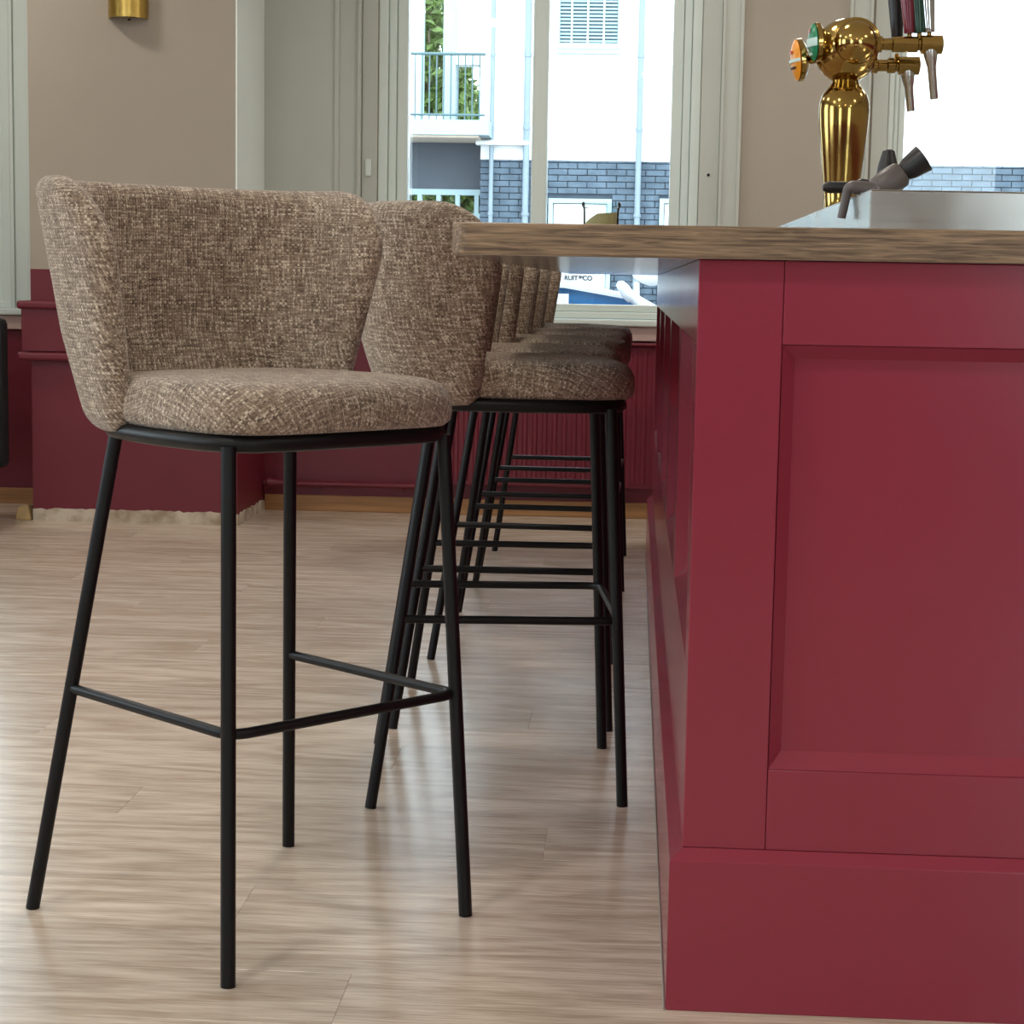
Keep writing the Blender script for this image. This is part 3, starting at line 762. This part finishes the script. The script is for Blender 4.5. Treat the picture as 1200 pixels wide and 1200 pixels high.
# dark bar tools lying on the steel
def bt(name, lab, loc, grp=None):
    r = empty(name, loc); tag(r, lab, 'bar tool', 'dark plastic bar tools on the steel'); return r
r = bt('plastic_scoop', 'dark grey plastic scoop with a flared black end lying on the steel', (.362, 2.86, SZ))
rm = Matrix.Rotation(math.radians(54), 3, 'Y')
MB().lathe([(.0005, -.030), (.013, -.028), (.019, -.018), (.021, .0), (.019, .022), (.015, .026)], seg=24, rot=rm).build('scoop_body', 'grey_plastic', r, smooth=True).location = (.004, 0, .024)
MB().lathe([(.013, .0265), (.017, .036), (.0205, .058), (.021, .061), (.0185, .0615), (.0175, .056), (.012, .034)], seg=24, rot=rm).build('flared_end', 'black_plastic', r, smooth=True).location = (.004, 0, .024)
MB().box(-.012, .032, -.012, .012, .0, .006).build('foot', 'black_plastic', r, bevel=.002)
r = bt('plastic_spreader', 'flat black plastic spreader with a rounded handle lying on the steel', (.327, 2.93, SZ))
MB().lathe([(.0005, -.038), (.006, -.036), (.009, -.028), (.0085, .0), (.010, .012), (.014, .020), (.012, .030), (.0005, .034)], seg=20, axis='x').build('handle', 'black_plastic', r, smooth=True).location = (-.012, 0, .020)
o = MB().box(.012, .05, -.012, .012, 0, .022).build('blade', 'black_plastic', r, bevel=.004)
r = bt('plastic_hook', 'grey plastic hook hanging over the edge of the steel', (.314, 2.80, SZ))
path = fillet([(-.020, 0, -.030), (-.012, 0, .014), (.020, 0, .012), (.026, 0, .006)], .010, 6)
MB().tube(path, [.006 + .004 * min(1, i / 6) for i in range(len(path))], 12).build('hook', 'grey_plastic', r, smooth=True)
MB().box(.004, .034, -.010, .010, .0, .007).build('foot', 'black_plastic', r, bevel=.002)
r = bt('plastic_cone', 'small black pointed plastic cap standing behind the grey scoop', (.376, 2.95, SZ))
MB().lathe([(.021, 0), (.0205, .004), (.0195, .026), (.015, .054), (.009, .076), (.005, .078)], seg=24).build('cone', 'black_plastic', r, smooth=True)
MB().lathe([(.0206, .010), (.022, .012), (.0206, .014)], seg=24).build('rim', 'black_plastic', r, smooth=True)

# glass jar with wax
jr = empty('candle_jar', (-.0705, 4.0, CZ)); tag(jr, 'small clear glass jar with beige wax on the counter top', 'candle jar')
MB().lathe([(.034, 0), (.036, .003), (.0365, .07), (.0375, .079), (.0400, .081), (.0403, .085), (.0400, .089), (.0392, .0905), (.0384, .089), (.0368, .079), (.0358, .07), (.0352, .004)], seg=32).build('glass', 'jar_glass', jr, smooth=True)
mb = MB(); N = 28
for k in range(N): a = 2 * PI * k / N; mb.v.append((.0335 * math.cos(a), .0335 * math.sin(a), .0065))
for k in range(N): a = 2 * PI * k / N; x = .0335 * math.cos(a); mb.v.append((x, .0335 * math.sin(a), .048 + .019 * min(1, (x + .0335) / .026) ** .7 + .003 * x / .0335))
mb.f = [(k, (k+1) % N, N + (k+1) % N, N + k) for k in range(N)] + [tuple(range(N))[::-1]] + [(N + k, N + k + 1, N + N - 2 - k, N + N - 1 - k) for k in range(N // 2 - 1)]; mb.mi = [0] * len(mb.f)
mb.build('wax', 'wax', jr)

# black padded chair whose edge shows past the white casing
bc = empty('padded_chair', (-2.685, 7.30, 0)); tag(bc, 'black padded chair beside the white window casing', 'chair')
MB().box(-.27, .27, -.03, .05, .22, .80).build('backrest', 'black_fabric', bc, bevel=.025)
MB().box(-.26, .26, -.48, -.04, .38, .46).build('seat', 'black_fabric', bc, bevel=.025)
for xx in (-.22, .22):
    for yy in (-.42, .0): MB().tube([(xx, yy, 0), (xx * .9, yy, .385)], .013, 10).build('leg', 'black_metal', bc, smooth=True)

# ------------------------------------------------------------------ outside
GZ = -.5
struct(MB().box(-40, 40, WT, 60, GZ - .3, GZ).build('ground_street', 'asphalt'))
FY = 30.0
fb = empty('white_townhouse', (1.5, FY, GZ)); tag(fb, 'white rendered house with a grey brick ground floor across the street', 'building')
def F(mb, name, mat, par=None, bevel=0.0, smooth=False):
    o = mb.build(name, mat, par or fb, bevel=bevel, smooth=smooth)
    if par is None: o.location = (-1.5, -FY, -GZ)
    return o
BZ = 2.85
F(MB().box(-2.41, 16, FY, FY + 3, BZ, 11), 'upper_wall', 'facade_white')
F(MB().box(-2.41, 16, FY + .02, FY + 3, GZ, BZ - .001), 'lower_wall', 'mortar')
# bricks as one joined part
DOORS = [(-1.344, -.370, GZ, 2.27), (.365, 1.34, GZ, 2.29)]
mb = MB(); bh, bl = .095, .30; z = GZ; r_ = 0; rb = random.Random(4)
while z < BZ - .02:
    x = -2.40 - (bl / 2 if r_ % 2 else 0)
    while x < 8.5:
        x0, x1 = max(x, -2.41), x + bl - .014
        spans = [(x0, x1)]
        for d in DOORS:
            if z < d[3]: spans = [q for (u, v) in spans for q in ((u, min(v, d[0] - .01)), (max(u, d[1] + .01), v)) if q[1] - q[0] > .02]
        for (u, v) in spans:
            p = rb.uniform(-.016, .004); mb.box(u, v, FY - .012 + p, FY + .0195, z, min(z + bh - .014, BZ - .002))
        x += bl
    z += bh; r_ += 1
o = F(mb, 'brick', 'brick_grey'); o['kind'] = 'stuff'
for (a, b_, z0_, z1_) in DOORS:
    d = F(MB().box(a + .08, b_ - .08, FY - .01, FY + .019, z0_, z1_ - .08), 'door_leaf', 'facade_white')
    m_ = MB().box(a, a + .07, FY - .06, FY + .019, z0_, z1_).box(b_ - .07, b_, FY - .06, FY + .019, z0_, z1_).box(a + .07, b_ - .07, FY - .06, FY + .019, z1_ - .07, z1_)
    F(m_, 'door_frame', 'facade_trim')
# window with blinds
wx0, wx1, wz0 = -1.27, -.29, 4.53
F(MB().box(wx0 - .0, wx1, FY - .05, FY - .001, wz0 - .07, wz0 - .005), 'window_sill', 'facade_trim')
F(MB().box(wx0, wx0 + .05, FY - .04, FY - .001, wz0, 6.2).box(wx1 - .05, wx1, FY - .04, FY - .001, wz0, 6.2).box(wx0 + .05, wx1 - .05, FY - .04, FY - .001, wz0, wz0 + .09), 'window_frame', 'facade_trim')
F(MB().box(wx0 + .05, wx1 - .05, FY - .008, FY - .001, wz0 + .09, 6.2), 'window_pane', 'blind_dark')
slat = None
for k in range(30):
    if slat is None: slat = F(MB().box(wx0 + .055, wx1 - .055, FY - .030, FY - .010, wz0 + .105, wz0 + .133), 'blind_slat', 'blind_slat'); o = slat
    else: o = slat.copy(); COL.objects.link(o)
    o.location = (-1.5, -FY, -GZ + .054 * k)
for k in range(3):
    xx = wx0 + .23 + k * .245; F(MB().box(xx - .012, xx + .012, FY - .034, FY - .031, wz0 + .09, 6.2), 'blind_tape', 'facade_white')
# downpipes and ledge
def pipe(x, ztop, r_, yy=FY - .10):
    q = F(MB().tube([(x, yy, GZ), (x, yy, ztop)], r_, 12), 'downpipe', 'pipe_grey', smooth=True)
    for zz in (.95, 2.0, 3.3, 4.4, 5.5):
        c = MB().lathe([(r_ * 1.25, 0), (r_ * 1.25, .05)], (x, yy, zz), seg=12).build('pipe_clamp', 'pipe_grey', q, smooth=True)
pipe(.025, 9, .045); pipe(-2.235, 9, .035); pipe(-1.70, 9, .05)
F(MB().box(-2.48, -1.66, FY - .16, FY - .001, 3.06, 3.13), 'ledge', 'facade_white', bevel=.02)
# wing with the balcony
wg = empty('balcony_wing', (-6, FY + .4, GZ)); tag(wg, 'house wing with a railed balcony and a dark grey ground floor across the street', 'building')
WYY = FY + .5
def G(mb, name, mat, bevel=0.0, smooth=False): o = mb.build(name, mat, wg, bevel=bevel, smooth=smooth); o.location = (6, -(FY + .4), -GZ); return o
G(MB().box(-14, -2.42, WYY, WYY + .4, 2.41, 3.16), 'lower_wall', 'facade_grey')
G(MB().box(-14, -2.42, WYY, WYY + .4, GZ, 1.95), 'plinth_wall', 'facade_grey')
G(MB().box(-14, -2.42, WYY - .05, WYY + .1, 2.32, 2.409), 'window_head', 'facade_trim')
G(MB().box(-14, -2.42, WYY - .05, WYY + .1, 1.951, 2.04), 'window_sill', 'facade_trim')
for k in range(14):
    x = -2.50 - k * .30; G(MB().box(x - .035, x + .035, WYY - .05, WYY + .1, 2.041, 2.319), 'window_post', 'facade_trim')
# upper floor: posts and wall around two openings that replace reflecting glazing
G(MB().box(-14, -3.42, WYY, WYY + .4, 3.40, 9), 'upper_wall', 'facade_white')
G(MB().box(-3.06, -2.86, WYY, WYY + .4, 3.40, 9), 'upper_post', 'facade_trim')
G(MB().box(-2.855, -2.421, WYY, WYY + .4, 4.34, 9), 'upper_panel', 'facade_white')
G(MB().box(-3.42, -3.36, WYY - .02, WYY + .1, 3.40, 9), 'opening_frame', 'facade_trim')
G(MB().box(-3.359, -3.061, WYY - .02, WYY + .1, 3.40, 3.56), 'opening_sill', 'facade_white')
G(MB().box(-2.47, -2.421, WYY, WYY + .1, 3.40, 4.339), 'opening_frame', 'facade_white')
# balcony slab and rail
by0 = FY - .75
G(MB().box(-8, -2.235, by0, WYY - .001, 3.165, 3.385), 'balcony_slab', 'facade_trim')
G(MB().box(-8, -2.40, by0 + .1, WYY - .02, 3.13, 3.1645), 'balcony_soffit', 'tan_soffit')
def rail(za, r_): G(MB().tube([(-8, by0 + .05, za), (-2.30, by0 + .05, za)], r_, 8), 'railing', 'rail_green', smooth=True)
rail(4.36, .022); rail(3.46, .018)
bal = None
for k in range(46):
    x = -2.385 - .108 * k
    if bal is None: bal = G(MB().tube([(0, by0 + .05, 3.387 if k % 6 == 0 else 3.46), (0, by0 + .05, 4.36)], .011, 6), 'baluster', 'rail_green', smooth=True); o = bal
    else: o = bal.copy(); COL.objects.link(o)
    o.location = (6 + x, -(FY + .4), -GZ)
# trees added behind the wing, standing in for reflections in its glazing
def tree(x, y, h, rx, rz, seed, label, nleaf=2600):
    rt = empty('tree', (x, y, GZ)); tag(rt, label, 'tree', 'trees standing in for reflections in the wing glazing')
    MB().tube([(0, 0, 0), (.05, .02, h * .4), (-.04, 0, h * .75), (0, 0, h)], [.14, .11, .07, .03], 10).build('trunk', 'bark', rt, smooth=True)
    rr = random.Random(seed); mb = MB()
    for k in range(5):
        a = rr.uniform(0, 2 * PI); mb.tube([(0, 0, h * .45), (math.cos(a) * rx * .5, math.sin(a) * rx * .5, h * .45 + rz * .5), (math.cos(a) * rx * .8, math.sin(a) * rx * .8, h * .5 + rz * .9)], [.05, .035, .015], 6)
    mb.build('branches', 'bark', rt, smooth=True)
    mb = MB()
    for k in range(nleaf):
        while True:
            p = Vector((rr.uniform(-1, 1), rr.uniform(-1, 1), rr.uniform(-1, 1)))
            if p.length < 1: break
        c = Vector((p.x * rx, p.y * rx, h * .62 + p.z * rz)); u = Vector((rr.gauss(0, 1), rr.gauss(0, 1), rr.gauss(0, 1))).normalized(); v = u.orthogonal().normalized(); s_ = rr.uniform(.08, .15)
        nn = u.cross(v) * s_ * .25
        mb.add([c - u * s_, c + v * s_ * .55 + nn, c + u * s_, c - v * s_ * .55 + nn], [(0, 1, 2, 3)])
    o = mb.build('foliage', 'leaf', rt); o['kind'] = 'stuff'
tree(-3.78, 35.2, 7.4, .85, 2.4, 1, 'slender leafy tree standing in for a reflection beside the balcony post')
tree(-3.30, 37.2, 6.2, .85, 1.4, 2, 'lower leafy tree standing in for a reflection behind the balcony railing')
tree(-4.2, 41.0, 4.6, 1.6, 1.8, 5, 'bushy green tree standing in for reflections in the row of small windows', 2200)

# small sign board with lettering, in front of the brick wall
sg = empty('sign_board', (-.80, 27.0, GZ)); tag(sg, 'white sign board with dark lettering behind the parked car', 'sign')
MB().box(-.36, .33, -.02, .02, 1.34, 1.78).build('board', 'sign_white', sg, bevel=.01)
for xx in (-.3, .27): MB().tube([(xx, .03, 0), (xx, .03, 1.7)], .02, 8).build('post', 'pipe_grey', sg, smooth=True)
def text(s_, size, loc, mat, par, ext=.003):
    cu = bpy.data.curves.new('lettering', 'FONT'); cu.body = s_; cu.size = size; cu.extrude = ext; cu.offset = .0035; cu.align_x = 'CENTER'; cu.align_y = 'CENTER'
    o = bpy.data.objects.new('lettering', cu); COL.objects.link(o)
    dg = bpy.context.evaluated_depsgraph_get(); me = bpy.data.meshes.new_from_object(o.evaluated_get(dg)); bpy.data.objects.remove(o)
    o = bpy.data.objects.new('lettering', me); COL.objects.link(o); me.materials.clear(); me.materials.append(MATS[mat]); o.parent = par; o.location = loc; o.rotation_euler = (PI/2, 0, 0); return o
text('RUIT', .088, (-.075, -.022, 1.545), 'sign_text', sg); text('EN', .052, (.065, -.022, 1.558), 'sign_text', sg, .002); text('CO', .088, (.155, -.022, 1.545), 'sign_text', sg)
MB().lathe([(.012, -.004), (.012, 0)], seg=12, axis='y').build('dot', 'sign_text', sg).location = (.02, -.0205, 1.45)

# white car parked outside, its side to the window
car = empty('parked_car', (-.98, 13.0, GZ)); tag(car, 'white car with the sky reflection painted blue on its windows, parked outside', 'car')
def prof_loft(name, mat, secs, bev=0.0):
    """secs: list of (y, [(x,z)...]) lofted across the width"""
    mb = MB(); n_ = len(secs[0][1])
    for y, ps in secs: mb.v += [(x, y, z) for x, z in ps]
    for j in range(len(secs) - 1):
        for i in range(n_): mb.f.append((j*n_+i, j*n_+(i+1)%n_, (j+1)*n_+(i+1)%n_, (j+1)*n_+i))
    mb.f.append(tuple(range(n_))[::-1]); mb.f.append(tuple((len(secs)-1)*n_+i for i in range(n_))); mb.mi = [0] * len(mb.f)
    return mb.build(name, mat, car, smooth=True, bevel=bev)
low = [(-2.0, .25), (-2.05, .6), (-1.98, .92), (-1.3, .98), (1.30, .98), (1.75, .93), (2.35, .78), (2.45, .55), (2.40, .25)]
def shrink(ps, k, zc=.6): return [(x * k, zc + (z - zc) * k) for x, z in ps]
prof_loft('body', 'car_white', [(-.85, shrink(low, .97)), (-.80, low), (.80, low), (.85, shrink(low, .97))], .03)
cab = [(-1.72, .99), (-1.45, 1.34), (-1.15, 1.465), (-.3, 1.495), (.55, 1.468), (.97, 1.405), (1.65, .99)]
gl = [(x * .985, .995 + (z - .99) * .965) for x, z in cab]
prof_loft('cabin_glass', 'car_glass', [(-.70, [(x * .98, .995 + (z - .995) * .97) for x, z in gl]), (.70, [(x * .98, .995 + (z - .995) * .97) for x, z in gl])])
roof = [(-1.50, 1.31), (-1.15, 1.472), (-.3, 1.502), (.55, 1.474), (1.0, 1.40), (1.0, 1.378), (.55, 1.450), (-.3, 1.478), (-1.12, 1.440), (-1.47, 1.27)]
prof_loft('roof', 'car_white', [(-.74, [(x * .985, z - .008) for x, z in roof]), (-.68, roof), (.68, roof), (.74, [(x * .985, z - .008) for x, z in roof])])
for sy in (-.735, .735):
    MB().tube([(.97, sy * .985, 1.385), (1.33, sy * .99, 1.19), (1.70, sy, .985)], [.03, .03, .035], 8).build('pillar', 'car_white', car, smooth=True)
    MB().tube([(-1.46, sy * .985, 1.25), (-1.74, sy, .985)], .06, 8).build('pillar', 'car_white', car, smooth=True)
    MB().tube([(-.1, sy * .99, 1.42), (-.12, sy, .985)], .03, 8).build('pillar', 'car_rubber', car, smooth=True)
    mi_ = MB().lathe([(.0005, -.10), (.045, -.085), (.062, -.03), (.066, .03), (.055, .08), (.0005, .095)], seg=16, axis='x').build('side_mirror', 'car_white', car, smooth='all'); mi_.location = (.93, sy * 1.14, 1.425); mi_.scale = (.8, .8, .55); mi_.rotation_euler = (0, math.radians(52), 0)
    MB().tube([(1.06, sy, 1.30), (.96, sy * 1.12, 1.39)], .018, 8).build('mirror_arm', 'car_white', car, smooth=True)
    MB().box(.42, .57, min(sy * 1.01, sy * 1.018), max(sy * 1.01, sy * 1.018), 1.31, 1.405).build('window_label', 'sign_white', car)
for xx in (-1.35, 1.5):
    for sy in (-1, 1):
        wh = MB().lathe([(.20, -.1), (.30, -.1), (.325, -.08), (.325, .08), (.30, .1), (.20, .1)], seg=28, axis='y').build('wheel', 'car_rubber', car, smooth=True); wh.location = (xx, sy * .78, .325)
        MB().lathe([(.05, -.102), (.19, -.094), (.20, -.07), (.20, .07), (.19, .094), (.05, .102)], seg=20, axis='y').build('rim', 'chrome', wh, smooth=True)

# white post with a bowl-shaped head by the brick wall
lp = empty('bowl_headed_post', (.035, 22.0, GZ)); tag(lp, 'white post with a shallow bowl-shaped head in front of the brick wall', 'post')
MB().tube([(0, 0, 0), (0, 0, 1.50)], .032, 12).build('post', 'facade_white', lp, smooth=True)
MB().lathe([(.03, 1.46), (.12, 1.49), (.20, 1.54), (.24, 1.60), (.225, 1.60), (.02, 1.56)], (.17, 0, 0), seg=28).build('bowl', 'facade_white', lp, smooth=True)
